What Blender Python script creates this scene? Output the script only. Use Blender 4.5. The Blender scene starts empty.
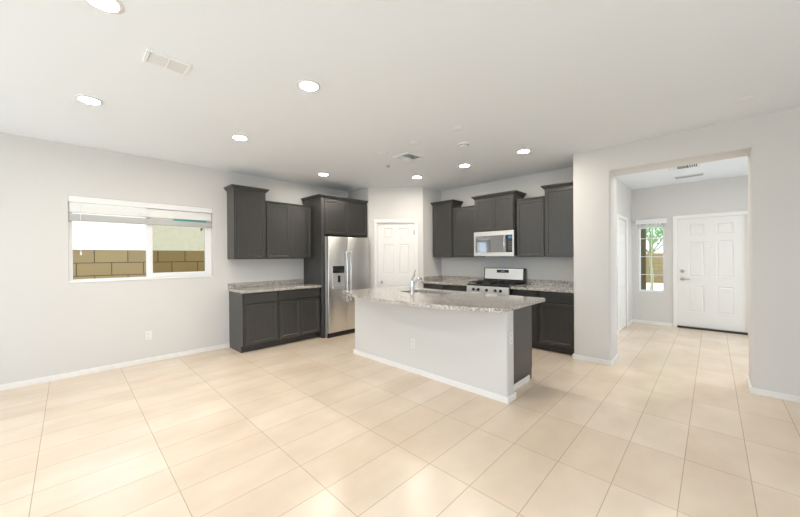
import bpy, bmesh, math, random
from mathutils import Vector, Matrix
random.seed(7)
sc = bpy.context.scene
COL = sc.collection
PI = math.pi

# ------------------------------------------------------------------ camera, sky, exposure
def set_camera():
    pit, rol, yaw = math.radians(-0.2231), math.radians(-0.4485), math.radians(44.1677)
    f = Vector((-math.sin(yaw)*math.cos(pit), math.cos(yaw)*math.cos(pit), math.sin(pit)))
    r = Vector((math.cos(yaw), math.sin(yaw), 0)); u = r.cross(f)
    r2 = r*math.cos(rol)+u*math.sin(rol); u2 = -r*math.sin(rol)+u*math.cos(rol)
    cd = bpy.data.cameras.new('camera'); cam = bpy.data.objects.new('camera', cd); COL.objects.link(cam)
    M = Matrix((r2, u2, -f)).transposed().to_4x4(); M.translation = (0, 0, 1.3804)
    cam.matrix_world = M
    cd.sensor_width = 36; cd.sensor_fit = 'HORIZONTAL'; cd.lens = 321.944/800*36; cd.clip_start = .05
    sc.camera = cam
set_camera()
SKY = 2.95            # radiance of the overcast white sky
LAMP = 370.0         # radiance of a downlight lens
w = bpy.data.worlds.new('sky'); sc.world = w; w.use_nodes = True
bg = w.node_tree.nodes['Background']; bg.inputs[0].default_value = (.84, .98, 1.16, 1); bg.inputs[1].default_value = SKY
sc.view_settings.view_transform = 'Standard'; sc.view_settings.look = 'None'
sc.view_settings.exposure = -0.26; sc.view_settings.gamma = 1; sc.view_settings.use_curve_mapping = False
sc.cycles.use_denoising = True
sc.cycles.max_bounces = 14; sc.cycles.diffuse_bounces = 8; sc.cycles.glossy_bounces = 6
sc.cycles.transparent_max_bounces = 12; sc.cycles.sample_clamp_indirect = 8
sc.cycles.caustics_reflective = False; sc.cycles.caustics_refractive = False
sl = bpy.data.lights.new('sun', 'SUN'); sl.energy = 6.0; sl.angle = .01; sl.color = (.93, .97, 1.0)
so = bpy.data.objects.new('sun', sl); so.rotation_euler = (math.radians(24), 0, math.radians(-8)); COL.objects.link(so)   # high sun from behind the house, added to bounce light onto the ceiling
def portal(name, loc, rot, sx, sy):       # tells the renderer where the sky comes in; gives no light of its own
    l = bpy.data.lights.new(name, 'AREA'); l.shape = 'RECTANGLE'; l.size = sx; l.size_y = sy
    l.cycles.is_portal = True
    o = bpy.data.objects.new(name, l); o.location = loc; o.rotation_euler = rot; COL.objects.link(o)

# room numbers (metres)
XL, H = -5.42, 2.743            # left wall plane, ceiling
YB, YN = 5.38, 4.72             # kitchen back wall, wall with the hall opening
XE, YR = 2.6, -2.5              # right end and rear of the great room
XK = -1.343                      # right side of the kitchen recess
HX0, HX1, HYB, HZ = -.92, .275, 5.12, 2.44   # hall opening
EXL, EXR, EY = -1.2, 1.3, 8.12  # entry hall
portal('portal_rear_glass', (-1.4, YR+.02, 1.2), (-PI/2, 0, 0), 7.4, 2.4)
portal('portal_right_glass', (XE-.02, -.05, 1.2), (0, PI/2, 0), 2.4, 4.1)
portal('portal_hall_glass', (EXR-.02, 6.6, 1.2), (0, PI/2, 0), 2.3, 2.7)
portal('portal_left_window', (XL-.02, .757, 1.6), (0, -PI/2, 0), 1.0, 1.5)
portal('portal_entry_window', (-.885, EY+.02, 1.37), (PI/2, 0, 0), .42, 1.45)

# ------------------------------------------------------------------ materials
def mat(name, col, rough=.5, metal=0, spec=.5, emit=0, ecol=None, coat=0):
    m = bpy.data.materials.new(name); m.use_nodes = True
    b = m.node_tree.nodes['Principled BSDF']
    b.inputs['Base Color'].default_value = (*col, 1); b.inputs['Roughness'].default_value = rough
    b.inputs['Metallic'].default_value = metal; b.inputs['Specular IOR Level'].default_value = spec
    b.inputs['Coat Weight'].default_value = coat
    if emit:
        b.inputs['Emission Color'].default_value = (*(ecol or col), 1); b.inputs['Emission Strength'].default_value = emit
    return m
def nt(m):
    t = m.node_tree; return t, t.nodes, t.links, t.nodes['Principled BSDF']
def coords(m, kind='Object', scale=(1, 1, 1), loc=(0, 0, 0)):
    t, N, L, b = nt(m); c = N.new('ShaderNodeTexCoord'); p = N.new('ShaderNodeMapping')
    p.inputs['Scale'].default_value = scale; p.inputs['Location'].default_value = loc
    L.new(c.outputs[kind], p.inputs[0]); return p.outputs[0]
def noise(m, vec, scale, detail=3, rough=.5):
    t, N, L, b = nt(m); n = N.new('ShaderNodeTexNoise'); n.inputs['Scale'].default_value = scale
    n.inputs['Detail'].default_value = detail; n.inputs['Roughness'].default_value = rough
    L.new(vec, n.inputs['Vector']); return n.outputs['Fac']
def ramp(m, fac, stops, interp='LINEAR'):
    t, N, L, b = nt(m); r = N.new('ShaderNodeValToRGB'); r.color_ramp.interpolation = interp
    e = r.color_ramp.elements
    while len(e) < len(stops): e.new(.5)
    for i, (p, c) in enumerate(stops): e[i].position = p; e[i].color = (*c, 1)
    L.new(fac, r.inputs[0]); return r.outputs[0]
def bump(m, fac, strength, dist=.01):
    t, N, L, b = nt(m); n = N.new('ShaderNodeBump'); n.inputs['Strength'].default_value = strength
    n.inputs['Distance'].default_value = dist; L.new(fac, n.inputs['Height']); L.new(n.outputs[0], b.inputs['Normal'])
def mix(m, fac, a, c, mode='MIX'):
    t, N, L, b = nt(m); n = N.new('ShaderNodeMix'); n.data_type = 'RGBA'; n.blend_type = mode
    for s, v in ((n.inputs[0], fac), (n.inputs[6], a), (n.inputs[7], c)):
        if hasattr(v, 'links'): L.new(v, s)
        else: s.default_value = v if not isinstance(v, tuple) else (*v, 1)
    return n.outputs[2]
def base(m, out): nt(m)[2].new(out, nt(m)[3].inputs['Base Color'])

M = {}
M['wall'] = mat('wall_paint', (.67, .658, .642), .7, spec=.3)
bump(M['wall'], noise(M['wall'], coords(M['wall']), 90, 2), .06, .004)
M['ceiling'] = mat('ceiling_paint', (.81, .85, .90), .85, spec=.2)
bump(M['ceiling'], noise(M['ceiling'], coords(M['ceiling']), 60, 2), .06, .004)
M['trim'] = mat('white_trim', (.83, .82, .80), .38)
M['door'] = mat('white_door_paint', (.80, .79, .775), .42)
M['vinyl'] = mat('white_vinyl', (.82, .82, .83), .35)
M['fixture'] = mat('white_fixture', (.83, .85, .87), .45)
M['louver'] = mat('pale_grey_louver', (.72, .73, .74), .5)
M['rail'] = mat('pale_grey_rail', (.47, .47, .465), .5)
M['plastic'] = mat('white_plastic', (.77, .76, .75), .4)
M['slot'] = mat('dark_slot', (.05, .05, .05), .6)
M['vent_dark'] = mat('vent_cavity', (.07, .07, .07), .8)
M['grille'] = mat('grille_shadow_grey', (.22, .22, .22), .7)
m = M['cab'] = mat('charcoal_cabinet_paint', (.040, .039, .037), .30, spec=.5)
v = coords(m, scale=(1, 1, .08)); n = noise(m, v, 60, 4)
base(m, ramp(m, n, [(.3, (.041, .040, .037)), (.7, (.052, .050, .047))]))
M['toe'] = mat('black_toe_kick', (.022, .022, .022), .55)
m = M['steel'] = mat('brushed_stainless', (.78, .765, .74), .34, metal=1)
v = coords(m, scale=(60, 60, 1)); n = noise(m, v, 6, 3)
nt(m)[2].new(ramp(m, n, [(.3, (.30, .30, .30)), (.7, (.40, .40, .40))]), nt(m)[3].inputs['Roughness'])
M['chrome'] = mat('chrome', (.78, .77, .76), .14, metal=1)
M['nickel'] = mat('satin_nickel', (.42, .40, .38), .32, metal=1)
M['silver'] = mat('silver_grey_paint', (.48, .47, .46), .4, metal=.3)
M['darksteel'] = mat('dark_grey_metal', (.16, .155, .15), .4, metal=.8)
M['black'] = mat('black_enamel', (.014, .014, .015), .25)
M['iron'] = mat('cast_iron', (.018, .018, .018), .6)
M['glass_black'] = mat('black_glass', (.012, .012, .013), .06, spec=.8)
M['mirror_glass'] = mat('reflective_dark_glass', (.30, .30, .305), .05, metal=1)
M['display'] = mat('blue_display', (.02, .09, .16), .2, emit=.35, ecol=(.15, .5, .8))
M['lens'] = mat('lamp_lens', (.9, .9, .9), .4, emit=LAMP, ecol=(1, .925, .815))
M['teal'] = mat('teal_tape', (.05, .30, .27), .5)
M['brown'] = mat('brown_sticker', (.10, .06, .03), .6)
M['threshold'] = mat('bronze_threshold', (.03, .022, .018), .45)
# granite
m = M['granite'] = mat('speckled_granite', (.5, .48, .45), .12, spec=.5, coat=.25)
v = coords(m); t, N, L, b = nt(m)
vo = N.new('ShaderNodeTexVoronoi'); vo.inputs['Scale'].default_value = 150; L.new(v, vo.inputs['Vector'])
sep = N.new('ShaderNodeSeparateColor'); L.new(vo.outputs['Color'], sep.inputs[0])
c1 = ramp(m, sep.outputs[0], [(0, (.065, .057, .052)), (.14, (.27, .245, .225)), (.32, (.47, .44, .41)), (.58, (.63, .60, .565)), (.84, (.76, .735, .70))], 'CONSTANT')
c2 = ramp(m, noise(m, v, 14, 4, .7), [(.35, (.80, .775, .75)), (.65, (1.0, .99, .97))])
base(m, mix(m, 1.0, c1, c2, 'MULTIPLY'))
# floor tile: 12 x 24 in, laid in a straight grid
m = M['tile'] = mat('beige_floor_tile', (.66, .55, .42), .3, spec=.5)
v = coords(m, loc=(.445, -.45, 0)); t, N, L, b = nt(m)
br = N.new('ShaderNodeTexBrick'); br.offset = 0; br.squash = 1
for k, val in (('Scale', 1), ('Mortar Size', .0027), ('Mortar Smooth', .25), ('Bias', 0), ('Brick Width', .305), ('Row Height', .61)): br.inputs[k].default_value = val
br.inputs['Color1'].default_value = (.73, .605, .475, 1); br.inputs['Color2'].default_value = (.78, .67, .55, 1); br.inputs['Mortar'].default_value = (.51, .41, .30, 1)
L.new(v, br.inputs['Vector'])
cl = ramp(m, noise(m, coords(m, scale=(1, .6, 1)), 3.2, 4, .5), [(.3, (.90, .875, .85)), (.7, (1.03, 1.03, 1.03))])
base(m, mix(m, 1.0, br.outputs['Color'], cl, 'MULTIPLY'))
b.inputs['Roughness'].default_value = .25
inv = N.new('ShaderNodeMath'); inv.operation = 'SUBTRACT'; inv.inputs[0].default_value = 1; L.new(br.outputs['Fac'], inv.inputs[1])
bump(m, inv.outputs[0], .35, .002)
# tan concrete block, courses 0.2 m, blocks 0.4 m (uses Y and Z of the wall)
def block_mat(name, axis, k_=1.0):
    m = mat(name, (.5, .36, .2), .9, spec=.2); t, N, L, b = nt(m)
    c = N.new('ShaderNodeTexCoord'); s = N.new('ShaderNodeSeparateXYZ'); L.new(c.outputs['Object'], s.inputs[0])
    k = N.new('ShaderNodeCombineXYZ'); L.new(s.outputs[axis], k.inputs[0]); L.new(s.outputs['Z'], k.inputs[1])
    p = N.new('ShaderNodeMapping'); p.inputs['Location'].default_value = (.12, .07, 0); L.new(k.outputs[0], p.inputs[0])
    br = N.new('ShaderNodeTexBrick'); br.offset = .5
    for q, val in (('Scale', 1), ('Mortar Size', .006), ('Mortar Smooth', .1), ('Brick Width', .4), ('Row Height', .2)): br.inputs[q].default_value = val
    br.inputs['Color1'].default_value = (.45*k_, .335*k_, .17*k_, 1); br.inputs['Color2'].default_value = (.50*k_, .375*k_, .19*k_, 1); br.inputs['Mortar'].default_value = (.11*k_, .08*k_, .045*k_, 1)
    L.new(p.outputs[0], br.inputs['Vector'])
    sp = ramp(m, noise(m, c.outputs['Object'], 60, 4), [(.3, (.85, .85, .85)), (.7, (1.1, 1.1, 1.1))])
    base(m, mix(m, 1.0, br.outputs['Color'], sp, 'MULTIPLY'))
    return m
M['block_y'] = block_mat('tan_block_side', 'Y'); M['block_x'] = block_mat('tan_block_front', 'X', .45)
m = M['stucco'] = mat('pale_stucco', (.80, .80, .71), .9, spec=.2)
base(m, ramp(m, noise(m, coords(m), 9, 5), [(.3, (.82, .80, .68)), (.7, (.90, .88, .78))]))
m = M['gravel'] = mat('desert_gravel', (.5, .42, .33), .95, spec=.1)
base(m, ramp(m, noise(m, coords(m), 40, 5, .8), [(.3, (.40, .33, .25)), (.7, (.62, .54, .45))]))
M['concrete'] = mat('pale_concrete', (.76, .75, .72), .9, spec=.2)
M['grass'] = mat('pale_turf', (.25, .36, .33), .9, spec=.1)
m = M['bark'] = mat('bark', (.17, .125, .06), .9, spec=.1)
m = M['leaf'] = mat('leaf', (.36, .56, .28), .6, spec=.2)
m = M['young_bark'] = mat('green_bark', (.36, .38, .22), .8, spec=.1)
M['post'] = mat('olive_post_paint', (.13, .11, .045), .7)
# glass: thin panes that let daylight through and reflect at a slant
def glass(name, tint, refl=1.0):
    m = bpy.data.materials.new(name); m.use_nodes = True; t = m.node_tree; N, L = t.nodes, t.links
    for n in list(N): N.remove(n)
    o = N.new('ShaderNodeOutputMaterial'); a = N.new('ShaderNodeBsdfTransparent'); a.inputs[0].default_value = (*tint, 1)
    g = N.new('ShaderNodeBsdfGlossy'); g.inputs['Roughness'].default_value = .02
    fr = N.new('ShaderNodeFresnel'); fr.inputs[0].default_value = 1.2
    x = N.new('ShaderNodeMixShader')
    ge = N.new('ShaderNodeNewGeometry'); iv = N.new('ShaderNodeMath'); iv.operation = 'SUBTRACT'; iv.inputs[0].default_value = 1; L.new(ge.outputs['Backfacing'], iv.inputs[1])
    mu = N.new('ShaderNodeMath'); mu.operation = 'MULTIPLY'; L.new(fr.outputs[0], mu.inputs[0]); L.new(iv.outputs[0], mu.inputs[1]); L.new(mu.outputs[0], x.inputs[0]); L.new(a.outputs[0], x.inputs[1]); L.new(g.outputs[0], x.inputs[2]); L.new(x.outputs[0], o.inputs[0])
    return m
M['glass'] = glass('window_glass', (.96, .97, .96)); M['screen'] = glass('screened_glass', (.77, .76, .69))
m = M['slat'] = mat('translucent_slat', (.92, .92, .91), .5)
t, N, L, b = nt(m); tr = N.new('ShaderNodeBsdfTranslucent'); tr.inputs[0].default_value = (.9, .9, .89, 1)
xs_ = N.new('ShaderNodeMixShader'); xs_.inputs[0].default_value = .12; L.new(b.outputs[0], xs_.inputs[1]); L.new(tr.outputs[0], xs_.inputs[2]); L.new(xs_.outputs[0], N['Material Output'].inputs[0])

# ------------------------------------------------------------------ mesh helpers
def bm_box(bm, x0, x1, y0, y1, z0, z1):
    v = [bm.verts.new(p) for p in ((x0, y0, z0), (x1, y0, z0), (x1, y1, z0), (x0, y1, z0), (x0, y0, z1), (x1, y0, z1), (x1, y1, z1), (x0, y1, z1))]
    f = [bm.faces.new([v[i] for i in q]) for q in ((3, 2, 1, 0), (4, 5, 6, 7), (0, 1, 5, 4), (1, 2, 6, 5), (2, 3, 7, 6), (3, 0, 4, 7))]
    return f
def boxes(*bs):
    bm = bmesh.new()
    for b in bs: bm_box(bm, *b)
    bm.normal_update(); return bm
def bevel_all(bm, r, seg=2):
    bmesh.ops.bevel(bm, geom=[e for e in bm.edges if len(e.link_faces) == 2 and e.calc_face_angle(0) > .5], offset=r, segments=seg, affect='EDGES', profile=.5, clamp_overlap=True)
    return bm
def rbox(x0, x1, y0, y1, z0, z1, r=.003, seg=2): return bevel_all(boxes((x0, x1, y0, y1, z0, z1)), r, seg)
def merge(dst, src):
    me = bpy.data.meshes.new('tmp'); src.to_mesh(me); src.free(); dst.from_mesh(me); bpy.data.meshes.remove(me); return dst
def lathe(prof, n=32, axis='Z', at=(0, 0, 0)):
    bm = bmesh.new(); rings = []
    for r, z in prof:
        ring = []
        for i in range(n):
            a = 2*PI*i/n; p = (r*math.cos(a), r*math.sin(a), z)
            if axis == 'Y': p = (p[0], z, p[1])
            if axis == 'X': p = (z, p[0], p[1])
            ring.append(bm.verts.new((p[0]+at[0], p[1]+at[1], p[2]+at[2])))
        rings.append(ring)
    for a, b in zip(rings, rings[1:]):
        for i in range(n): bm.faces.new((a[i], a[(i+1) % n], b[(i+1) % n], b[i]))
    bm.faces.new(rings[0][::-1]); bm.faces.new(rings[-1])
    bmesh.ops.recalc_face_normals(bm, faces=bm.faces); return bm
def tube(path, rad, n=14):
    bm = bmesh.new(); rings = []; path = [Vector(p) for p in path]
    rs = rad if isinstance(rad, (list, tuple)) else [rad]*len(path)
    up = Vector((0, 0, 1)); last = None
    for i, p in enumerate(path):
        d = (path[min(i+1, len(path)-1)]-path[max(i-1, 0)]).normalized()
        s = last if last is not None else (Vector((1, 0, 0)) if abs(d.x) < .9 else Vector((0, 1, 0)))
        s = (s-d*s.dot(d)).normalized(); last = s; q = d.cross(s)
        rings.append([bm.verts.new(p+(s*math.cos(2*PI*k/n)+q*math.sin(2*PI*k/n))*rs[i]) for k in range(n)])
    for a, b in zip(rings, rings[1:]):
        for k in range(n): bm.faces.new((a[k], a[(k+1) % n], b[(k+1) % n], b[k]))
    bm.faces.new(rings[0][::-1]); bm.faces.new(rings[-1])
    bmesh.ops.recalc_face_normals(bm, faces=bm.faces); return bm
def loft(rings, close=True):            # rings of equal vertex count
    bm = bmesh.new(); R = [[bm.verts.new(p) for p in r] for r in rings]; n = len(R[0])
    for a, b in zip(R, R[1:]):
        for k in range(n): bm.faces.new((a[k], a[(k+1) % n], b[(k+1) % n], b[k]))
    if close: bm.faces.new(R[0][::-1]); bm.faces.new(R[-1])
    bmesh.ops.recalc_face_normals(bm, faces=bm.faces); return bm
def obj(name, bm, m, parent=None, smooth=False, loc=None):
    me = bpy.data.meshes.new(name); bm.to_mesh(me); bm.free()
    if m: me.materials.append(M[m] if isinstance(m, str) else m)
    if smooth:
        for p in me.polygons: p.use_smooth = True
        try: me.set_sharp_from_angle(angle=math.radians(40))
        except Exception: pass
    o = bpy.data.objects.new(name, me); COL.objects.link(o)
    if parent is not None: o.parent = parent
    if loc: o.location = loc
    return o
def tag(o, label, cat, group=None):
    o['label'] = label; o['category'] = cat
    if group: o['group'] = group
    return o
def thing(name, label, cat, loc=(0, 0, 0), rz=0, group=None):
    o = bpy.data.objects.new(name, None); COL.objects.link(o); o.location = loc; o.rotation_euler = (0, 0, rz)
    return tag(o, label, cat, group)
def struct(name, bm, m, label=None, cat=None, smooth=False):
    o = obj(name, bm, m, smooth=smooth); o['kind'] = 'structure'
    if label: tag(o, label, cat)
    return o
def dup(root, loc, rz=None, label=None):
    r = root.copy(); COL.objects.link(r); r.location = loc
    if rz is not None: r.rotation_euler = (0, 0, rz)
    if label: r['label'] = label
    for ch in list(root.children):
        c = ch.copy(); COL.objects.link(c); c.parent = r
        for g in ch.children:
            d = g.copy(); COL.objects.link(d); d.parent = c
    return r

# ------------------------------------------------------------------ room shell
T = .14
struct('floor', boxes((XL-.3, XE+.3, YR-.3, EY+.1, -.12, 0)), 'tile', 'beige rectangular ceramic tile floor running through kitchen and entry hall', 'floor')
struct('ceiling', boxes((XL-.3, XE+.3, YR-.3, EY+.3, H, H+.15)), 'ceiling', 'flat white painted ceiling with recessed lights', 'ceiling')
# left wall with window hole
WY0, WY1, WZ0, WZ1 = .0, 1.517, 1.108, 2.14
struct('wall_left', boxes((XL-T, XL, YR-.3, WY0, 0, H), (XL-T, XL, WY1, YB+.2, 0, H), (XL-T, XL, WY0, WY1, 0, WZ0), (XL-T, XL, WY0, WY1, WZ1, H)), 'wall', 'long pale grey wall at left with the wide window', 'wall')
# pantry: fridge-nook return, diagonal with the door, return beside the counter (one poured outline)
PA, PB, PC, PD = Vector((XL, 4.05)), Vector((-4.775, 4.05)), Vector((-4.03, 4.795)), Vector((-4.03, YB))
DN = Vector((-.70711, .70711)); DS = Vector((.70711, .70711))       # into the pantry, along the diagonal
DD = PB.dot(DN)                                                   # plane of the diagonal
def diag(s, d, z): p = DS*s+DN*(DD+d); return (p.x, p.y, z)
PS0, PS1, PDH = -.350, .384, 2.05                                   # pantry door opening along the diagonal
def prism(pts, z0, z1):
    bm = bmesh.new(); a = [bm.verts.new((p[0], p[1], z0)) for p in pts]; b = [bm.verts.new((p[0], p[1], z1)) for p in pts]; n = len(pts)
    bm.faces.new(a[::-1]); bm.faces.new(b)
    for i in range(n): bm.faces.new((a[i], a[(i+1) % n], b[(i+1) % n], b[i]))
    bmesh.ops.recalc_face_normals(bm, faces=bm.faces); return bm
sB, sC = PB.dot(DS), PC.dot(DS)
bm = prism([(XL, 4.05), (PB.x, PB.y), diag(PS0, 0, 0)[:2], diag(PS0, .1, 0)[:2], (PB.x-.04, PB.y+.1), (XL, 4.15)], 0, H)
merge(bm, prism([diag(PS1, 0, 0)[:2], (PC.x, PC.y), (PD.x, PD.y), (PD.x-.1, PD.y), (PC.x-.1, PC.y+.04), diag(PS1, .1, 0)[:2]], 0, H))
merge(bm, prism([diag(PS0, 0, 0)[:2], diag(PS1, 0, 0)[:2], diag(PS1, .1, 0)[:2], diag(PS0, .1, 0)[:2]], PDH, H))
struct('wall_pantry', bm, 'wall', 'pale grey angled corner wall around the pantry door', 'wall')
struct('wall_kitchen', boxes((XL, EXL-.1, YB, YB+T, 0, H)), 'wall', 'pale grey kitchen wall behind the range and microwave', 'wall')
# wall with the hall opening: one outline, rounded corners
bm = bmesh.new()
out = [(XK, 0), (HX0, 0), (HX0, HZ), (HX1, HZ), (HX1, 0), (XE, 0), (XE, H), (XK, H)]
a = [bm.verts.new((x, YN, z)) for x, z in out]; b = [bm.verts.new((x, HYB, z)) for x, z in out]; n = len(out)
bm.faces.new(a); bm.faces.new(b[::-1])
for i in range(n): bm.faces.new((a[(i+1) % n], a[i], b[i], b[(i+1) % n]))
bmesh.ops.recalc_face_normals(bm, faces=bm.faces)
bm.edges.ensure_lookup_table()
def sel(e):
    p, q = e.verts[0].co, e.verts[1].co
    if abs(p.y-q.y) > .01: return False
    vert = abs(p.x-q.x) < .01
    if vert and (abs(p.x-HX0) < .01 or abs(p.x-HX1) < .01 or (abs(p.x-XK) < .01 and p.y < YN+.01)): return True
    return (not vert) and abs(p.z-HZ) < .01 and abs(q.z-HZ) < .01
bmesh.ops.bevel(bm, geom=[e for e in bm.edges if sel(e)], offset=.022, segments=4, affect='EDGES', profile=.5)
struct('wall_hall', bm, 'wall', 'pale grey wall at right with the wide square hall opening', 'wall', smooth=True)
struct('wall_recess', boxes((XK, XK+.14, HYB, YB+T, 0, H)), 'wall', 'short wall closing the kitchen recess beside the counter', 'wall')
# entry hall
SD0, SD1, SDH = 6.72, 7.53, 2.05      # side door in the hall's left wall
struct('wall_entry_left', boxes((EXL-.12, EXL, HYB, SD0, 0, H), (EXL-.12, EXL, SD1, EY+T, 0, H), (EXL-.12, EXL, SD0, SD1, SDH, H)), 'wall', 'entry hall left wall with the white side door', 'wall')
EG0, EG1 = 5.25, 7.95  # unseen hall glazing, added and widened to brighten the entry
struct('wall_entry_right', boxes((EXR, EXR+.12, HYB, EG0, 0, H), (EXR, EXR+.12, EG1, EY+T, 0, H), (EXR, EXR+.12, EG0, EG1, 2.35, H)), 'wall')
EW0, EW1, EWZ0, EWZ1 = -1.095, -.675, .645, 2.10
FD0, FD1, FDH = -.49, .43, 2.07
struct('wall_entry_front', boxes((EXL, EW0, EY, EY+T, 0, H), (EW0, EW1, EY, EY+T, 0, EWZ0), (EW0, EW1, EY, EY+T, EWZ1, H), (EW1, FD0, EY, EY+T, 0, H), (FD0, FD1, EY, EY+T, FDH, H), (FD1, EXR, EY, EY+T, 0, H)), 'wall', 'cool grey wall around the white front door', 'wall')
# rear and right of the great room, behind the camera
SL0, SL1, GZ = -5.1, 2.3, 2.42       # glazed rear wall, unseen, added for daylight
GR0, GR1 = -2.1, 2.0                 # glazed right wall, unseen, added for daylight
struct('wall_rear', boxes((XL, SL0, YR-T, YR, 0, H), (SL0, SL1, YR-T, YR, GZ, H), (SL1, XE, YR-T, YR, 0, H)), 'wall')
struct('wall_right', boxes((XE, XE+T, YR-T, GR0, 0, H), (XE, XE+T, GR0, GR1, GZ, H), (XE, XE+T, GR1, HYB, 0, H)), 'wall')

# baseboards
BH, BT = .062, .013
def bb(name, segs):
    bm = bmesh.new()
    for s in segs: merge(bm, bevel_all(boxes((*s, 0, BH)), .004, 2))
    return struct(name, bm, 'trim')
bb('baseboard_left', [(XL, XL+BT, YR, 1.742)])
bb('baseboard_hall', [(XK-BT, HX0+BT, YN-BT, YN), (HX0, HX0+BT, YN, HYB+BT), (HX1-BT, HX1, YN, HYB+BT), (HX1-BT, XE, YN-BT, YN), (XK-BT, XK, YN, 4.775)])
bb('baseboard_entry', [(EXL, EXL+BT, HYB, SD0-.06), (EXL, EXL+BT, SD1+.06, EY), (EXL, FD0-.065, EY-BT, EY), (FD1+.065, EXR, EY-BT, EY), (EXR-BT, EXR, HYB, EG0), (EXR-BT, EXR, EG1, EY), (EXL, HX0, HYB, HYB+BT), (HX1, EXR, HYB, HYB+BT)])
bb('baseboard_rear', [(XL, SL0, YR, YR+BT), (SL1, XE, YR, YR+BT)])
bb('baseboard_right', [(XE-BT, XE, YR, GR0), (XE-BT, XE, GR1, YN)])
def pdiag_box(bm, s0, s1, d0, d1, z0, z1):
    return merge(bm, bevel_all(prism([diag(s0, d0, 0)[:2], diag(s1, d0, 0)[:2], diag(s1, d1, 0)[:2], diag(s0, d1, 0)[:2]], z0, z1), .004, 2))
bm = bmesh.new(); pdiag_box(bm, sB, PS0-.055, -BT, 0, 0, BH); pdiag_box(bm, PS1+.055, sC, -BT, 0, 0, BH)
struct('baseboard_pantry', bm, 'trim')

# ------------------------------------------------------------------ doors
def panel_door(bm_map, w, h, t, panels):
    """a slab with moulded raised panels; local x across, y out of the face (front at y=0, towards -y), z up"""
    bm = bmesh.new()
    xs = sorted({0, w, *[p[0] for p in panels], *[p[1] for p in panels]}); zs = sorted({0, h, *[p[2] for p in panels], *[p[3] for p in panels]})
    V = {(x, z): bm.verts.new((x, 0, z)) for x in xs for z in zs}
    for i in range(len(xs)-1):
        for j in range(len(zs)-1):
            x0, x1, z0, z1 = xs[i], xs[i+1], zs[j], zs[j+1]
            bm.faces.new((V[x0, z0], V[x1, z0], V[x1, z1], V[x0, z1]))
    front = [f for f in bm.faces]
    r = bmesh.ops.extrude_face_region(bm, geom=front)
    bmesh.ops.translate(bm, vec=(0, t, 0), verts=[e for e in r['geom'] if isinstance(e, bmesh.types.BMVert)])
    bmesh.ops.recalc_face_normals(bm, faces=bm.faces)
    def inside(c): return any(p[0] < c.x < p[1] and p[2] < c.z < p[3] for p in panels)
    pf = [f for f in bm.faces if abs(f.normal.y+1) < .01 and abs(f.calc_center_median().y) < 1e-5 and inside(f.calc_center_median())]
    bm.normal_update()
    for f in pf:
        bmesh.ops.inset_individual(bm, faces=[f], thickness=.013, depth=-.010)
        bmesh.ops.inset_individual(bm, faces=[f], thickness=.010, depth=0)
        bmesh.ops.inset_individual(bm, faces=[f], thickness=.022, depth=.007)
    for v in bm.verts: v.co = bm_map(v.co)
    bmesh.ops.recalc_face_normals(bm, faces=bm.faces)
    return bm
def six(w, h, sx, px, rows):
    c = w/2; mid = (w-2*sx-2*px)
    return [(x, x+px, z0, z1) for z0, z1 in rows for x in (sx, sx+px+mid)]
# door_1 pantry
W1 = PS1-PS0-.006
d1 = struct('door_1', panel_door(lambda p: Vector(diag(PS0+.003+p.x, .012+p.y, p.z+.012)), W1, PDH-.016, .035, six(W1, PDH, .115, .195, [(.22, .82), (1.04, 1.62), (1.75, 1.93)])), 'door', 'white six panel pantry door in the angled kitchen corner', 'door')
def on_diag(bm, s, d, z):                       # local +y points out of the diagonal wall into the room
    q = Matrix(((DS.x, -DN.x, 0), (DS.y, -DN.y, 0), (0, 0, 1))).to_4x4(); q.translation = Vector(diag(s, d, z)); bm.transform(q)
    bmesh.ops.recalc_face_normals(bm, faces=bm.faces); return bm
obj('door_knob', on_diag(lathe([(.026, 0), (.026, .006), (.011, .010), (.010, .030), (.022, .038), (.027, .048), (.025, .060), (.012, .066)], 24, 'Y'), PS0+.085, .012, .905), 'nickel', d1, True)
for z in (.25, 1.05, 1.86): obj('hinge', on_diag(boxes((-.012, .012, 0, .006, -.045, .045)), PS1-.012, .013, z), 'nickel', d1)
bm = bmesh.new()
for s0, s1, z0, z1 in ((PS0-.058, PS0+.004, 0, PDH+.062), (PS1-.004, PS1+.058, 0, PDH+.062), (PS0+.004, PS1-.004, PDH-.004, PDH+.062)):
    pdiag_box(bm, s0, s1, -.017, .002, z0, z1)
    pdiag_box(bm, s0+(.012 if s0 < 0 and s1 < .1 else 0), s1-(.012 if s0 > 0 else 0), -.023, -.01, z0, z1-.014)
struct('trim_1', bm, 'trim')
# door_2 front door
W2 = FD1-FD0-.006
d2 = struct('door_2', panel_door(lambda p: Vector((FD0+.003+p.x, EY+.012+p.y, p.z+.035)), W2, FDH-.04, .045, six(W2, FDH, .165, .21, [(.28, .77), (.94, 1.60), (1.71, 1.91)])), 'door', 'white six panel front door at the end of the hall', 'door')
c = .012
obj('deadbolt', lathe([(.03, 0), (.03, -.012), (.022, -.02), (.012, -.026)], 24, 'Y', (FD0+.075, EY+c, 1.075)), 'nickel', d2, True)
bm = lathe([(.03, 0), (.03, -.008), (.012, -.014), (.011, -.05)], 24, 'Y', (FD0+.075, EY+c, .93))
merge(bm, tube([(FD0+.072, EY+c-.046, .93), (FD0+.10, EY+c-.05, .931), (FD0+.15, EY+c-.048, .928), (FD0+.185, EY+c-.046, .926)], [.010, .010, .008, .007]))
obj('lever_handle', bm, 'nickel', d2, True)
obj('peephole', lathe([(.013, 0), (.013, -.006), (.006, -.008)], 16, 'Y', (-.03, EY+c, 1.525)), 'chrome', d2, True)
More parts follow.
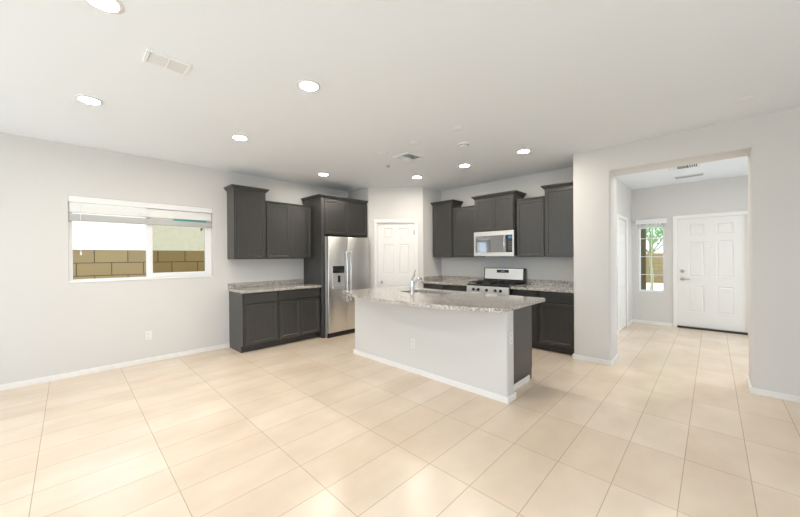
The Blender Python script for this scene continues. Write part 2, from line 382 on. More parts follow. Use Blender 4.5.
bm = boxes((FD0-.06, FD0+.004, EY-.02, EY+.002, 0, FDH+.06), (FD1-.004, FD1+.06, EY-.02, EY+.002, 0, FDH+.06), (FD0+.004, FD1-.004, EY-.02, EY+.002, FDH-.004, FDH+.06))
struct('trim_2', bevel_all(bm, .006), 'trim')
struct('trim_3', rbox(FD0, FD1, EY-.03, EY+.10, 0, .033, .004), 'threshold', 'dark bronze threshold strip under the front door', 'threshold')
# door_3 side door in the hall (faces +x)
W3 = SD1-SD0-.006
d3 = struct('door_3', panel_door(lambda p: Vector((EXL-.012-p.y, SD0+.003+p.x, p.z+.012)), W3, SDH-.016, .035, six(W3, SDH, .13, .21, [(.22, .82), (1.04, 1.62), (1.75, 1.93)])), 'door', 'white side door on the left of the entry hall', 'door')
for z in (.35, 1.08, 1.78): obj('hinge', boxes((EXL-.014, EXL-.004, SD0+.008, SD0+.03, z-.045, z+.045)), 'nickel', d3)
bm = boxes((EXL-.002, EXL+.018, SD0-.06, SD0+.004, 0, SDH+.06), (EXL-.002, EXL+.018, SD1-.004, SD1+.06, 0, SDH+.06), (EXL-.002, EXL+.018, SD0+.004, SD1-.004, SDH-.004, SDH+.06))
struct('trim_4', bevel_all(bm, .006), 'trim')

# ------------------------------------------------------------------ windows
# window_1: two-lite slider in the left wall
fx0, fx1 = XL-.125, XL-.055
win = struct('window_1', bevel_all(boxes((fx0, fx1, WY0, WY0+.035, WZ0, WZ1), (fx0, fx1, WY1-.035, WY1, WZ0, WZ1), (fx0, fx1, WY0+.035, WY1-.035, WZ0, WZ0+.035), (fx0, fx1, WY0+.035, WY1-.035, WZ1-.035, WZ1), (fx0, fx1, .735, .785, WZ0+.035, WZ1-.035)), .004), 'vinyl', 'wide white two pane sliding window in the left wall', 'window')
sx0, sx1 = XL-.095, XL-.05
obj('sash', bevel_all(boxes((sx0, sx1, .745, .80, WZ0+.03, WZ1-.03), (sx0, sx1, WY1-.085, WY1-.03, WZ0+.03, WZ1-.03), (sx0, sx1, .80, WY1-.085, WZ0+.03, WZ0+.085), (sx0, sx1, .80, WY1-.085, WZ1-.085, WZ1-.03)), .004), 'vinyl', win)
obj('pane', boxes((XL-.10, XL-.096, WY0+.03, .74, WZ0+.03, WZ1-.03)), 'glass', win)
obj('screened_pane', boxes((XL-.072, XL-.068, .795, WY1-.08, WZ0+.08, WZ1-.08)), 'screen', win)
# small triangular sticker in the glass corner
stk = prism([(0, 0), (.045, 0), (.002, .05)], 0, .002)
stk.transform(Matrix(((0, 0, 1, XL-.066), (1, 0, 0, 1.375), (0, -1, 0, 1.838), (0, 0, 0, 1))))
obj('sticker', stk, 'brown', win)
struct('trim_5', rbox(XL-.05, XL+.012, WY0-.0, WY1+.0, WZ0-.002, WZ0+.016, .004), 'trim')
# blind on window_1
bx = XL-.02
bl = thing('window_blind', 'white slatted blind raised to the top of the wide left window', 'blind', (bx, (WY0+WY1)/2, WZ1))
hw = (WY1-WY0)/2
obj('valance', rbox(-.024, .026, -hw+.002, hw-.002, -.075, -.002, .006), 'vinyl', bl)
for k in range(11):
    z = -.088-.0098*k
    s = obj('slat', bevel_all(boxes((-.022, .024, -hw+.012, hw-.012, z-.0080, z+.0016)), .001, 1), 'slat', bl)
obj('bottom_rail', rbox(-.024, .028, -hw+.008, hw-.008, -.292, -.215, .006), 'rail', bl)
for k in range(1, 3):
    pass
obj('teal_tape', boxes((.0285, .0295, 1.025-.757, 1.435-.757, -.222, -.197)), 'teal', bl)['label'] = 'teal strip of tape along the rail'
obj('lift_cord', merge(tube([(.034, -.655, -.07), (.036, -.655, -.4), (.036, -.655, -.655)], .0022, 8), lathe([(.003, -.66), (.007, -.665), (.008, -.70), (.004, -.705)], 12, 'Z', (.036, -.655, 0))), 'vinyl', bl)
# window_2: tall narrow window beside the front door
fy0, fy1 = EY+.06, EY+.12
w2 = struct('window_2', bevel_all(boxes((EW0, EW0+.03, fy0, fy1, EWZ0, EWZ1), (EW1-.03, EW1, fy0, fy1, EWZ0, EWZ1), (EW0+.03, EW1-.03, fy0, fy1, EWZ0, EWZ0+.03), (EW0+.03, EW1-.03, fy0, fy1, EWZ1-.03, EWZ1)), .003), 'vinyl', 'tall narrow window with white grid beside the front door', 'window')
obj('pane', boxes((EW0+.025, EW1-.025, EY+.09, EY+.094, EWZ0+.025, EWZ1-.025)), 'glass', w2)
mb = boxes(((EW0+EW1)/2-.006, (EW0+EW1)/2+.006, EY+.080, EY+.088, EWZ0+.03, EWZ1-.03))
for z in (.99, 1.353, 1.72): bm_box(mb, EW0+.03, EW1-.03, EY+.080, EY+.088, z-.006, z+.006)
obj('muntin', mb, 'vinyl', w2)
eb = thing('window_blind', 'white blind raised at the top of the narrow entry window', 'blind', ((EW0+EW1)/2, EY, 2.09))
obj('valance', rbox(-.245, .245, -.05, -.002, -.085, .01, .006), 'vinyl', eb)
for k in range(7): obj('slat', boxes((-.20, .20, .004, .05, -.093-.008*k-.003, -.093-.008*k+.001)), 'slat', eb)
obj('bottom_rail', rbox(-.20, .20, .004, .05, -.168, -.148, .003), 'vinyl', eb)
# unseen glazed walls and hall glass, added to bring in more daylight
def glazing(name, horizontal, a0, a1, at, z1, n):
    def B(p0, p1, d0, d1, za, zb): return (p0, p1, at+d0, at+d1, za, zb) if horizontal else (at+d0, at+d1, p0, p1, za, zb)
    bs = [B(a0, a0+.05, -.04, .04, 0, z1), B(a1-.05, a1, -.04, .04, 0, z1), B(a0+.05, a1-.05, -.04, .04, z1-.05, z1), B(a0+.05, a1-.05, -.04, .04, 0, .05)]
    for k in range(1, n):
        q = a0+(a1-a0)*k/n; bs.append(B(q-.035, q+.035, -.03, .03, .05, z1-.05))
    d = struct(name, boxes(*bs), 'vinyl')
    obj('pane', boxes(B(a0+.05, a1-.05, -.002, .002, .05, z1-.05)), 'glass', d)
glazing('added_glass_rear', True, SL0, SL1, YR-.07, GZ, 6)
glazing('added_glass_right', False, GR0, GR1, XE+.07, GZ, 3)
glazing('added_glass_hall', False, EG0, EG1, EXR+.06, 2.35, 2)
struct('bounce_patio', boxes((-7, 14, -12, YR-.3, -.14, -.06), (XE+.3, 14, YR-.3, 14, -.14, -.06)), 'concrete')  # pale paving out of view, added to bounce daylight onto the ceiling

# ------------------------------------------------------------------ cabinets
# local frame: x across the face, y=0 the door face (front is -y) and +y into the wall, z up
def shaker(x0, x1, z0, z1, stile=.058, t=.019):
    bm = boxes((x0, x1, 0, t, z0, z1))
    f = min(bm.faces, key=lambda q: q.calc_center_median().y)
    bmesh.ops.inset_individual(bm, faces=[f], thickness=stile, depth=0)
    r = bmesh.ops.inset_individual(bm, faces=[f], thickness=.006, depth=-.009)
    return bevel_all(bm, .0018, 1)
def slab(x0, x1, z0, z1, t=.019): return bevel_all(boxes((x0, x1, 0, t, z0, z1)), .002, 1)
def crown(w, d, z0, left=1, right=1, h=.056, out=.045, right_len=None):
    prof = [(.0, 0), (.010, .0), (.012, .010), (.020, .018), (out*.85, h-.018), (out, h-.014), (out, h)]
    return loft([[(-o*left, -o+.019, z0+z), (w+o*right, -o+.019, z0+z), (w+o*right, d, z0+z), (-o*left, d, z0+z)] for o, z in prof])
def upper(name, label, loc, rz, w, depth, z0, z1, ndoors, crown_sides=None, lip=False, group=None, doors=None):
    t = thing(name, label, 'cabinet', (loc[0], loc[1], 0), rz, group)
    obj('cabinet_body', bevel_all(boxes((0, w, .020, depth, z0, z1)), .002, 1), 'cab', t)
    g = .012; xs = [g+(w-2*g)*k/ndoors for k in range(ndoors+1)]
    for k in range(ndoors):
        obj('door', shaker(xs[k]+.0015, xs[k+1]-.0015, z0+.008, z1-.012), 'cab', t)
    if crown_sides: obj('crown_moulding', crown(w, depth, z1, *crown_sides), 'cab', t)
    if lip: obj('top_trim', bevel_all(boxes((0, w, .004, depth, z1, z1+.024)), .005, 2), 'cab', t)
    return t
LFT = PI/2          # faces +x on the left wall
UG = 'dark wall cabinets'
upper('wall_cabinet', 'tall dark wall cabinet with crown top nearest the window', (-5.09, 1.722), LFT, .474, .328, 1.37, 2.420, 1, (1, 1), group=UG)
upper('wall_cabinet', 'shorter two door dark wall cabinet between tall cabinet and refrigerator', (-5.10, 2.198), LFT, .818, .318, 1.37, 2.278, 2, lip=True, group=UG)
upper('wall_cabinet', 'tall dark wall cabinet with crown top beside the pantry corner', (-4.0, 5.05), 0, .468, .328, 1.37, 2.402, 1, (.6, 1), group=UG)
upper('wall_cabinet', 'short dark wall cabinet just left of the microwave', (-3.530, 5.07), 0, .510, .308, 1.37, 2.278, 1, lip=True, group=UG)
upper('wall_cabinet', 'raised two door dark cabinet right above the microwave', (-3.018, 4.99), 0, .728, .388, 1.812, 2.382, 2, (1, 1), group=UG)
upper('wall_cabinet', 'short dark wall cabinet just right of the microwave', (-2.288, 5.06), 0, .452, .318, 1.37, 2.278, 1, lip=True, group=UG)
upper('wall_cabinet', 'tall dark wall cabinet at the right end beside the hall wall', (-1.834, 5.04), 0, .489, .338, 1.37, 2.392, 1, (1, 0), group=UG)
# refrigerator surround: end panel down to the floor and a deep cabinet over the refrigerator
FX = -4.80
rc = thing('refrigerator_cabinet', 'dark refrigerator surround with tall end panel and two doors above', 'cabinet', (FX, 3.022, 0), LFT)
obj('end_panel', bevel_all(boxes((0, .040, .02, .615, 0, 2.415)), .002, 1), 'cab', rc)
obj('face_stile', bevel_all(boxes((0, .062, .0, .02, 0, 2.415)), .002, 1), 'cab', rc)
obj('cabinet_body', bevel_all(boxes((.040, 1.024, .02, .615, 1.775, 2.415)), .002, 1), 'cab', rc)
for a, b in ((.072, .543), (.546, 1.018)): obj('door', shaker(a, b, 1.79, 2.40), 'cab', rc)
obj('crown_moulding', crown(1.024, .615, 2.415, 1, 0), 'cab', rc)

def base_cabinet(label, loc, rz, w, depth, ndoors, ndrawers=1, left_end=False, right_end=False, group='dark base cabinets'):
    t = thing('base_cabinet', label, 'cabinet', (loc[0], loc[1], 0), rz, group)
    obj('cabinet_body', bevel_all(boxes((0, w, .020, depth, .10, .876)), .002, 1), 'cab', t)
    obj('toe_kick', boxes((0, w, .090, depth, 0, .10)), 'cab', t)
    if left_end: obj('end_panel', boxes((-.012, 0, .018, depth, .10, .876), (-.012, 0, .088, depth, 0, .10)), 'cab', t)
    g = .014; xs = [g+(w-2*g)*k/ndrawers for k in range(ndrawers+1)]
    for k in range(ndrawers): obj('drawer_front', slab(xs[k]+.0015, xs[k+1]-.0015, .722, .862), 'cab', t)
    xs = [g+(w-2*g)*k/ndoors for k in range(ndoors+1)]
    for k in range(ndoors): obj('door', shaker(xs[k]+.0015, xs[k+1]-.0015, .115, .704), 'cab', t)
    return t
base_cabinet('dark base cabinet with one drawer and door at the window end', (-4.848, 1.752), LFT, .515, .570, 1, left_end=True)
base_cabinet('dark base cabinet with double doors beside the refrigerator panel', (-4.848, 2.268), LFT, .753, .570, 2)
base_cabinet('dark base cabinet in the corner beside the pantry wall', (-4.028, 4.785), 0, .505, .593, 1)
base_cabinet('dark base cabinet just left of the range', (-3.521, 4.785), 0, .515, .593, 1)
base_cabinet('dark base cabinet just right of the range', (-2.238, 4.785), 0, .402, .593, 1)
base_cabinet('dark base cabinet at the right end beside the hall wall', (-1.834, 4.785), 0, .489, .593, 1)

# counters
def counter(label, x0, x1, y0, y1, splash, group='granite counters'):
    t = thing('countertop', label, 'countertop', ((x0+x1)/2, (y0+y1)/2, .877), 0, group)
    cx, cy = (x0+x1)/2, (y0+y1)/2
    obj('worktop', rbox(x0-cx, x1-cx, y0-cy, y1-cy, 0, .037, .004), 'granite', t)
    for s in splash: obj('backsplash', rbox(s[0]-cx, s[1]-cx, s[2]-cy, s[3]-cy, .037, .118, .003), 'granite', t)
    return t
counter('speckled granite counter on the left wall under the wall cabinets', XL+.001, -4.812, 1.722, 3.020, [(XL+.001, XL+.021, 1.722, 3.020)])
counter('speckled granite counter left of the range in the pantry corner', -4.028, -3.004, 4.745, YB-.001, [(-4.028, -3.004, YB-.021, YB-.001), (-4.028, -4.008, 4.80, YB-.022)])
counter('speckled granite counter right of the range by the hall wall', -2.240, -1.345, 4.745, YB-.001, [(-2.240, -1.345, YB-.021, YB-.001)])

# ------------------------------------------------------------------ refrigerator
fr = thing('refrigerator', 'stainless side by side refrigerator with ice dispenser', 'refrigerator', (-4.70, 3.084, 0), LFT)
FW = .902; SP = .408
obj('body', rbox(.002, FW-.004, .060, .68, .02, 1.742, .006), 'silver', fr)
def fridge_door(x0, x1): return bevel_all(boxes((x0, x1, 0, .055, .085, 1.750)), .010, 3)
fd = obj('freezer_door', fridge_door(0, SP-.003), 'steel', fr, True)
rd = obj('refrigerator_door', fridge_door(SP+.003, FW), 'steel', fr, True)
for par, x in ((fd, SP-.050), (rd, SP+.032)):
    h = tube([(x, .0, 1.49), (x, -.035, 1.475), (x, -.05, 1.43), (x, -.055, 1.2), (x, -.055, .9), (x, -.05, .66), (x, -.035, .615), (x, .0, .60)], .0125, 14)
    obj('door_handle', h, 'chrome', par, True)
dsp = obj('dispenser', bevel_all(boxes((.075, .335, -.006, .0, .83, 1.255), ), .002, 1), 'steel', fr)
dsp['label'] = 'ice and water dispenser panel'
obj('control_panel', boxes((.085, .325, -.010, -.006, 1.115, 1.235)), 'glass_black', dsp)
obj('recess', boxes((.085, .325, -.008, -.006, .885, 1.10)), 'silver', dsp)
obj('paddle', rbox(.185, .235, -.020, -.008, .95, 1.07, .004), 'black', dsp)
obj('drip_tray', rbox(.085, .325, -.022, -.006, .852, .878, .003), 'chrome', dsp)
obj('gap_shade_strip', boxes((FW-.004, FW+.020, .06, .68, .02, 1.735)), 'darksteel', fr)  # dark strip added where the gap beside the refrigerator lies in shade
obj('base_grille', boxes((.01, FW-.01, .03, .07, .0, .078)), 'black', fr)
for x in (.06, FW-.06): obj('hinge_cap', rbox(x-.05, x+.05,   .02, .09, 1.743, 1.757, .006), 'darksteel', fr)

# ------------------------------------------------------------------ range
rg = thing('gas_range', 'stainless gas range with black cooktop between the counters', 'range', (-3.0, 4.70, 0), 0)
RW = .756
obj('body', boxes((.003, RW-.003, .035, .66, .09, .90)), 'darksteel', rg)
obj('oven_door', bevel_all(boxes((.006, RW-.006, .0, .035, .30, .765)), .006, 2), 'steel', rg)
obj('oven_window', boxes((.12, RW-.12, -.002, .0, .40, .66)), 'glass_black', rg)
bm = tube([(.07, -.05, .725), (RW/2, -.05, .725), (RW-.07, -.05, .725)], .012)
for x in (.09, RW-.09): merge(bm, tube([(x, 0, .725), (x, -.05, .725)], .009))
obj('oven_handle', bm, 'steel', rg, True)
obj('storage_drawer', bevel_all(boxes((.006, RW-.006, .0, .035, .10, .29)), .006, 2), 'steel', rg)
obj('toe_kick', boxes((.02, RW-.02, .06, .6, 0, .09)), 'black', rg)
# tilted knob panel
cp = loft([[(.003, .0, .775), (RW-.003, .0, .775), (RW-.003, .04, .775), (.003, .04, .775)], [(.003, .012, .898), (RW-.003, .012, .898), (RW-.003, .06, .898), (.003, .06, .898)]])
obj('control_panel', cp, 'steel', rg)
for x in (.134, .224, .375, .527, .617):
    kb = lathe([(.024, 0), (.024, -.006), (.018, -.010), (.017, -.030), (.014, -.033)], 20, 'Y', (x, .008, .838))
    merge(kb, boxes((x-.003, x+.003, -.030, -.022, .838, .853)))
    obj('knob', kb, 'black', rg, True)
obj('cooktop', bevel_all(boxes((0, RW, .01, .60, .898, .922)), .006, 2), 'black', rg)
for k, x0 in enumerate((.02, .265, .51)):
    x1 = x0+.226; bm = bmesh.new()
    for q in ((x0, x1, .05, .062), (x0, x1, .545, .557), (x0, x0+.012, .05, .557), (x1-.012, x1, .05, .557), (x0, x1, .298, .309), ((x0+x1)/2-.006, (x0+x1)/2+.006, .05, .557)):
        bm_box(bm, q[0], q[1], q[2], q[3], .944, .957)
    for x in (x0+.004, x1-.016):
        for y in (.052, .543): bm_box(bm, x, x+.012, y, y+.012, .921, .945)
    obj('grate', bm, 'iron', rg)
for x in (.133, .378, .623):
    for y in (.175, .43):
        obj('burner', lathe([(.05, .921), (.05, .928), (.036, .930), (.036, .940), (.03, .942)], 20, 'Z', (x, y, 0)), 'iron', rg, True)
bg_ = loft([[(.0, .575, .92), (RW, .575, .92), (RW, .66, .92), (.0, .66, .92)], [(.0, .60, 1.178), (RW, .60, 1.178), (RW, .66, 1.178), (.0, .66, 1.178)]])
bgd = obj('backguard', bevel_all(bg_, .006, 2), 'black', rg)
obj('backguard_face', loft([[(.02, .579, .985), (RW-.03, .579, .985), (RW-.03, .590, .985), (.02, .590, .985)], [(.02, .5965, 1.168), (RW-.03, .5965, 1.168), (RW-.03, .61, 1.168), (.02, .61, 1.168)]]), 'steel', bgd)
obj('clock_display', loft([[(.255, .582, 1.095), (.475, .582, 1.095), (.475, .595, 1.095), (.255, .595, 1.095)], [(.255, .5875, 1.148), (.475, .5875, 1.148), (.475, .60, 1.148), (.255, .60, 1.148)]]), 'glass_black', bgd)
obj('clock_digits', boxes((.34, .40, .580, .583, 1.114, 1.132)), 'display', bgd)

# ------------------------------------------------------------------ microwave
mw = thing('microwave', 'stainless over the range microwave under the raised cabinet', 'microwave', (-3.018, 4.98, 1.388), 0)
MW, MH = .728, .418
obj('body', rbox(.004, MW-.004, .03, .395, .002, MH, .003), 'darksteel', mw)
fm = bmesh.new()
for q in ((0, MW, 0, .06), (0, MW, MH-.072, MH), (0, .03, .06, MH-.072), (MW-.022, MW, .06, MH-.072)): bm_box(fm, q[0], q[1], 0, .03, q[2], q[3])
obj('front_frame', fm, 'steel', mw)
obj('door_glass', boxes((.03, .60, .006, .03, .06, MH-.072)), 'mirror_glass', mw)
obj('control_panel', boxes((.602, MW-.022, .004, .03, .06, MH-.072)), 'glass_black', mw)
obj('display', boxes((.635, .695, .002, .004, .285, .325)), 'display', mw)
for r in range(4):
    for c_ in range(3): obj('key', boxes((.632+.024*c_, .648+.024*c_, .0025, .004, .10+.04*r, .12+.04*r)), 'darksteel', mw)
obj('door_handle', tube([(.585, .005, .335), (.585, -.03, .325), (.585, -.042, .28), (.585, -.045, .205), (.585, -.042, .125), (.585, -.03, .08), (.585, .005, .07)], .011), 'chrome', mw, True)
obj('vent_grille', boxes((.05, MW-.05, .05, .12, -.001, .002)), 'black', mw)

# ------------------------------------------------------------------ island
IX0, IX1, IY0, IY1 = -3.70, -1.385, 2.855, 3.665
isl = thing('kitchen_island', 'white panelled kitchen island with dark cabinet end', 'island', ((IX0+IX1)/2, (IY0+IY1)/2, 0), 0)
ox, oy = (IX0+IX1)/2, (IY0+IY1)/2
KW = .155
bm = boxes((IX0-ox, IX1-ox, IY0-oy, IY0+KW-oy, 0, .876))
bmesh.ops.bevel(bm, geom=[e for e in bm.edges if abs(e.verts[0].co.z-e.verts[1].co.z) > .5], offset=.022, segments=5, affect='EDGES', profile=.5)
kw = obj('half_wall', bm, 'wall', isl, True); kw['label'] = 'white drywall half wall of the island'
CX1 = -1.475; CX0 = IX0+.06
def ibox(x0, x1, y0, y1, z0, z1, r=.002): return bevel_all(boxes((x0-ox, x1-ox, y0-oy, y1-oy, z0, z1)), r, 1)
obj('end_panel', ibox(CX1-.02, CX1, IY0+KW, IY1-.02, .0, .876), 'cab', isl)
obj('end_panel', ibox(CX0, CX0+.02, IY0+KW, IY1-.02, .0, .876), 'cab', isl)
obj('cabinet_body', ibox(CX0+.02, CX1-.02, IY0+KW, IY0+KW+.02, .1, .876), 'cab', isl)
obj('toe_kick', ibox(CX0+.02, CX1-.02, IY1-.115, IY1-.10, 0, .10), 'toe', isl)
obj('cabinet_floor', ibox(CX0+.02, CX1-.02, IY0+KW+.02, IY1-.03, .10, .12), 'cab', isl)
fw = (CX1-CX0)/4
for k in range(4):
    bm = shaker(.004, fw-.004, .115, .86); bm.transform(Matrix.Translation((CX0-ox+fw*(k+1), IY1-oy, 0)) @ Matrix.Rotation(PI, 4, 'Z'))
    obj('door', bm, 'cab', isl)
bm = bmesh.new()
for q in ((IX0-BT, IX1+BT, IY0-BT, IY0), (IX0-BT, IX0, IY0, IY0+KW+BT), (IX1, IX1+BT, IY0, IY0+KW+BT), (CX1, IX1, IY0+KW, IY0+KW+BT), (CX1, CX1+BT, IY0+KW+BT, IY1-.10), (CX0-BT, CX0, IY0+KW, IY1-.10)):
    merge(bm, bevel_all(boxes((q[0]-ox, q[1]-ox, q[2]-oy, q[3]-oy, 0, BH)), .004, 2))
obj('baseboard', bm, 'trim', isl)
# bowed granite top with a sink cut-out
TX0, TX1, TYB, TYF, BOW = -3.745, -1.340, 3.700, 2.690, .245
SX0, SX1, SY0, SY1 = -3.05, -2.37, 3.12, 3.50
def rrect(x0, x1, y0, y1, r, n=6):
    P = []
    for cx, cy, a0 in ((x1-r, y1-r, 0), (x0+r, y1-r, PI/2), (x0+r, y0+r, PI), (x1-r, y0+r, 1.5*PI)):
        P += [(cx+r*math.cos(a0+PI/2*k/n), cy+r*math.sin(a0+PI/2*k/n)) for k in range(n+1)]
    return P
front = []
for k in range(41):
    u = k/40; front.append((TX0+(TX1-TX0)*u, TYF-BOW*(1-(2*u-1)**2)))
outl = front+[(TX1, TYB), (TX0, TYB)]
top = thing('countertop', 'bowed speckled granite top of the kitchen island', 'countertop', (ox, oy, .877), 0)
bm = bmesh.new()
def loop(P): 
    V = [bm.verts.new((x-ox, y-oy, .037)) for x, y in P]; return [bm.edges.new((V[i], V[(i+1) % len(V)])) for i in range(len(V))]
E_ = loop(outl)+loop(rrect(SX0, SX1, SY0, SY1, .06))
bmesh.ops.triangle_fill(bm, use_beauty=True, use_dissolve=False, edges=E_)
r = bmesh.ops.extrude_face_region(bm, geom=list(bm.faces))
bmesh.ops.translate(bm, vec=(0, 0, -.037), verts=[e for e in r['geom'] if isinstance(e, bmesh.types.BMVert)])
bmesh.ops.recalc_face_normals(bm, faces=bm.faces)
obj('worktop', bm, 'granite', top)
# sink hung under the cut-out
sk = thing('kitchen_sink', 'stainless undermount sink set into the island top', 'sink', ((SX0+SX1)/2, (SY0+SY1)/2, .69), 0)
sx, sy = (SX0+SX1)/2, (SY0+SY1)/2
def ring(e, z, r): return [(x-sx, y-sy, z) for x, y in rrect(SX0-e, SX1+e, SY0-e, SY1+e, r)]
basin = loft([ring(.02, .186, .08), ring(-.0, .186, .06), ring(-.008, .10, .06), ring(-.02, .02, .07), ring(-.06, .002, .08)], False)
bv = [v for v in basin.verts if abs(v.co.z-.002) < 1e-6]
basin.faces.new(bv)
bmesh.ops.recalc_face_normals(basin, faces=basin.faces)
obj('basin', basin, 'steel', sk, True)
obj('drain', lathe([(.045, .002), (.045, .006), (.03, .005), (.02, .004)], 24), 'chrome', sk, True)
# pull-out faucet
fc = thing('faucet', 'chrome single lever pull out faucet on the island', 'faucet', (-2.755, 3.055, .914), 0)
obj('body', lathe([(.032, 0), (.032, .006), (.026, .014), (.025, .15), (.024, .165), (.012, .172)], 28), 'chrome', fc, True)
obj('spout', tube([(0, .006, .075), (0, .045, .125), (0, .09, .165), (0, .135, .185), (0, .165, .178), (0, .182, .158)], [.016, .016, .016, .018, .020, .020], 18), 'chrome', fc, True)
obj('spray_head', tube([(0, .182, .158), (0, .190, .140)], [.020, .019], 18), 'nickel', fc, True)
obj('lever', tube([(0, -.002, .165), (.0, .012, .20), (0, .035, .235), (0, .065, .30)], [.016, .011, .008, .006], 14), 'chrome', fc, True)

# ------------------------------------------------------------------ outlets
def outlet(label, loc, rz):
    t = thing('wall_outlet', label, 'outlet', loc, rz)
    obj('cover_plate', rbox(-.036, .036, -.006, 0, -.058, .058, .003), 'plastic', t)
    for z in (-.025, .025):
        f = obj('receptacle', rbox(-.017, .017, -.0085, -.006, z-.014, z+.014, .002), 'plastic', t)
        obj('slot', boxes((-.008, -.0055, -.009, -.0084, z-.004, z+.006), (.0055, .008, -.009, -.0084, z-.004, z+.006), (-.002, .002, -.009, -.0084, z-.010, z-.006)), 'slot', f)
    return t
outlet('white outlet low on the left wall below the window', (XL, .735, .36), LFT)
outlet('white outlet on the white front of the island', (-2.563, IY0, .35), 0)
outlet('white outlet on the narrow end of the island half wall', (IX1, IY0+.08, .60), LFT)

# ------------------------------------------------------------------ ceiling fixtures
def downlight(label, x, y):
    t = thing('ceiling_light', label, 'ceiling light', (x, y, H), 0, 'recessed ceiling lights')
    obj('trim_ring', lathe([(.090, 0), (.090, -.004), (.078, -.009), (.068, -.009), (.066, -.003), (.066, 0)], 36), 'plastic', t, True)
    obj('lens', lathe([(.066, -.0035), (.066, -.005), (.045, -.0062), (.01, -.0065)], 36), 'lens', t, True)
    return t
p0 = downlight('round recessed light cut by the top edge at left', -2.30, .135)
for lab, x, y in (('leftmost round recessed light on the ceiling', -3.81, .135), ('large round recessed light right of the white return grille', -2.285, 1.335),
                  ('round recessed light above the left end of the wall cabinets', -3.815, 1.357), ('small round recessed light above the refrigerator cabinet', -4.54, 2.90),
                  ('round recessed light in front of the pantry door', -3.605, 4.142), ('round recessed light above the microwave side of the kitchen', -2.656, 4.133),
                  ('rightmost round recessed light near the hall wall', -1.753, 4.116)):
    dup(p0, (x, y, H), None, lab)
dup(p0, (-.45, 5.85, H), None, 'left added recessed light, unseen, on the entry hall ceiling just past the opening')  # this and the next: hidden lights added to brighten the entry
dup(p0, (.65, 5.85, H), None, 'right added recessed light, unseen, on the entry hall ceiling just past the opening')
# white two-section return grille
vg = thing('ceiling_vent', 'white two section return air grille on the ceiling at left', 'vent', (-2.705, .49, H), 0)
obj('frame', bevel_all(boxes((-.095, .095, -.128, -.105, -.012, 0), (-.095, .095, .105, .128, -.012, 0), (-.095, -.07, -.105, .105, -.012, 0), (.07, .095, -.105, .105, -.012, 0), (-.07, .07, -.006, .006, -.012, 0)), .003, 1), 'fixture', vg)
obj('backing', boxes((-.07, .07, -.105, .105, -.002, 0)), 'grille', vg)
for y0 in (-.103, .008):
    for k in range(8):
        x = -.0625+.0178*k
        bm = boxes((-.0072, .0072, 0, .095, -.0012, .0012)); bm.transform(Matrix.Translation((x, y0, -.007)) @ Matrix.Rotation(-.12, 4, 'Y'))
        obj('louver', bm, 'louver', vg)
# square four-way supply diffuser
sd = thing('ceiling_vent', 'square four way air diffuser on the ceiling above the island', 'vent', (-2.965, 3.22, H), 0)
obj('frame', bevel_all(boxes((-.15, .15, -.15, -.125, -.014, 0), (-.15, .15, .125, .15, -.014, 0), (-.15, -.125, -.125, .125, -.014, 0), (.125, .15, -.125, .125, -.014, 0)), .003, 1), 'fixture', sd)
obj('backing', boxes((-.125, .125, -.125, .125, -.003, 0)), 'vent_dark', sd)
def louvers(t, n, L, pitch, tilt, M0):
    for k in range(n):
        bm = boxes((-L/2, L/2, -.008, .008, -.001, .001)); bm.transform(M0 @ Matrix.Translation((0, (k-(n-1)/2)*pitch, -.009)) @ Matrix.Rotation(tilt, 4, 'X'))
        obj('louver', bm, 'fixture', t)
for sx_, sy_, rot in ((-1, 1, 0), (1, 1, PI/2), (-1, -1, PI/2), (1, -1, 0)):
    louvers(sd, 5, .118, .023, (-.7 if sx_*sy_ < 0 else .7)*(1 if sy_ > 0 else -1), Matrix.Translation((.062*sx_, .062*sy_, 0)) @ Matrix.Rotation(rot, 4, 'Z'))
# pendant box covers, smoke alarm, sensor
PG = 'blank pendant covers over the island'
def cover(label, x, y, r=.062, group=PG):
    t = obj('cover_plate', lathe([(r, 0), (r, -.004), (r-.006, -.008), (.01, -.009)], 32), 'fixture', smooth=True); t.location = (x, y, H)
    return tag(t, label, 'cover plate', group)
cover('round white blank ceiling cover left of the square diffuser', -3.085, 2.873)
cover('round white blank ceiling cover right of the square diffuser', -2.527, 2.89)
cover('round white blank ceiling cover nearest the hall side of the island', -1.94, 2.894)
cover('faint round white blank cover on the ceiling before the hall opening', .207, 4.142, .06, None)
sa = thing('smoke_alarm', 'white round smoke alarm on the ceiling right of the diffuser', 'smoke alarm', (-2.157, 3.338, H), 0)
obj('body', lathe([(.068, 0), (.068, -.010), (.062, -.014), (.060, -.032), (.045, -.040), (.01, -.041)], 32), 'fixture', sa, True)
obj('vent_band', lathe([(.0632, -.018), (.0632, -.026)], 32), 'grille', sa, True)
sp = thing('ceiling_sensor', 'small grey ceiling sensor left of the square diffuser', 'sensor', (-3.453, 3.315, H), 0)
obj('body', lathe([(.035, 0), (.035, -.005), (.02, -.010), (.018, -.03), (.008, -.034)], 24), 'silver', sp, True)
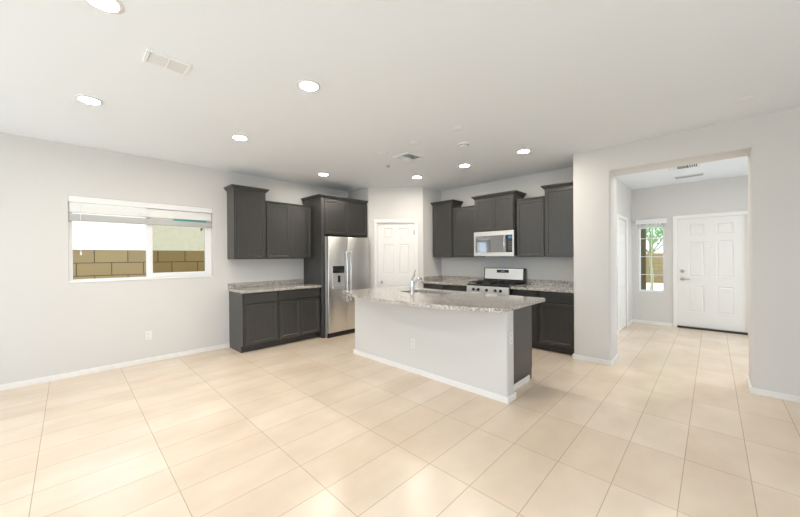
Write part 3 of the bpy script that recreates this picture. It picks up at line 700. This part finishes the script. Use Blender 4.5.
# entry hall ceiling
ev = thing('ceiling_vent', 'long narrow grey air vent on the entry hall ceiling', 'vent', (-.293, 7.44, H), 0)
obj('frame', bevel_all(boxes((-.20, .20, -.095, -.07, -.012, 0), (-.20, .20, .07, .095, -.012, 0), (-.20, -.175, -.07, .07, -.012, 0), (.175, .20, -.07, .07, -.012, 0)), .003, 1), 'fixture', ev)
obj('backing', boxes((-.175, .175, -.07, .07, -.003, 0)), 'vent_dark', ev)
louvers(ev, 3, .34, .046, 1.2, Matrix.Identity(4))
e2 = thing('ceiling_vent', 'white three section air diffuser nearest the hall opening', 'vent', (-.33, 6.56, H), 0)
obj('frame', bevel_all(boxes((-.19, .19, -.17, -.145, -.014, 0), (-.19, .19, .145, .17, -.014, 0), (-.19, -.165, -.145, .145, -.014, 0), (.165, .19, -.145, .145, -.014, 0)), .003, 1), 'fixture', e2)
obj('backing', boxes((-.165, .165, -.145, .145, -.003, 0)), 'vent_dark', e2)
louvers(e2, 8, .10, .03, -.7, Matrix.Translation((-.11, 0, 0)))
louvers(e2, 8, .10, .03, .5, Matrix.Translation((0, 0, 0)))
louvers(e2, 4, .26, .024, .7, Matrix.Translation((.11, 0, 0)) @ Matrix.Rotation(PI/2, 4, 'Z'))

# ------------------------------------------------------------------ outside
struct('ground', boxes((-30, 30, -30, 45, -.32, -.14)), 'gravel', 'pale gravel ground outside the house', 'ground')
bw = struct('wall_yard', boxes((-7.1, -6.9, -8, 10, -.14, 1.53)), 'block_y', 'tan concrete block yard wall outside the left window', 'block wall')
nh = thing('house', 'pale stucco neighbouring house behind the tan yard wall', 'house', (-10.5, 1, -.14), 0)
obj('wall', boxes((-1.5, 0, -9, 9, 0, 3.4)), 'stucco', nh)
obj('roof', loft([[(-1.6, -9.3, 3.35), (.55, -9.3, 3.35), (.55, 9.3, 3.35), (-1.6, 9.3, 3.35)], [(-1.6, -9.3, 4.2), (-1.4, -9.3, 4.2), (-1.4, 9.3, 4.2), (-1.6, 9.3, 4.2)]]), 'concrete', nh)
pst = tag(obj('porch_post', rbox(-1.155, -1.045, 8.75, 8.83, -.14, 2.9, .006), 'post'), 'olive brown porch post outside the entry window', 'post')
struct('street_wall', boxes((-14, 14, 22.5, 22.7, -.14, 1.50)), 'block_x', 'low tan block wall across the street', 'block wall')
struct('sidewalk', boxes((-14, 14, 17.6, 21.5, -.14, -.11)), 'concrete', 'pale concrete sidewalk outside the entry window', 'sidewalk')
tf = tag(obj('lawn', boxes((-14, 14, 14.2, 17.6, -.14, -.118)), 'grass'), 'pale green lawn in front of the house', 'lawn'); tf['kind'] = 'stuff'
def tree(label, x, y, z0, zc, rad, n, trunk_r):
    t = thing('tree', label, 'tree', (x, y, -.14), 0, 'trees outside the entry')
    path = [(0, 0, 0), (.04, .02, zc*.35), (-.02, .03, zc*.7), (0, 0, zc+.1)]
    bm = tube(path, [trunk_r, trunk_r*.85, trunk_r*.7, trunk_r*.4], 10)
    for k in range(5):
        a = 2*PI*k/5+.4; merge(bm, tube([(0, 0, zc*.72), (math.cos(a)*rad*.4, math.sin(a)*rad*.4, zc), (math.cos(a)*rad*.75, math.sin(a)*rad*.75, zc+rad*.35)], [trunk_r*.5, trunk_r*.3, trunk_r*.12], 8))
    obj('trunk', bm, 'young_bark', t, True)
    lb = bmesh.new()
    for i in range(n):
        d = Vector((random.gauss(0, 1), random.gauss(0, 1), random.gauss(0, 1))).normalized()*rad*(random.random()**.4)
        c_ = Vector((d.x, d.y, zc+rad*.55+d.z*.75)); s = random.uniform(.05, .10)
        q = Matrix.Translation(c_) @ Matrix.Rotation(random.uniform(0, 6.3), 4, 'Z') @ Matrix.Rotation(random.uniform(-1.2, 1.2), 4, 'X')
        V = [lb.verts.new(q @ Vector(p)) for p in ((-s*.4, 0, 0), (0, -s, .01), (s*.4, 0, 0), (0, s, .01))]
        lb.faces.new(V)
    obj('foliage', lb, 'leaf', t)
    return t
tree('bright green tree outside the entry window', -1.45, 13.2, 0, 2.15, 1.6, 5200, .05)
tree('leafy tree far behind the street wall', -2.6, 24.5, 0, 3.0, 1.7, 2200, .10)
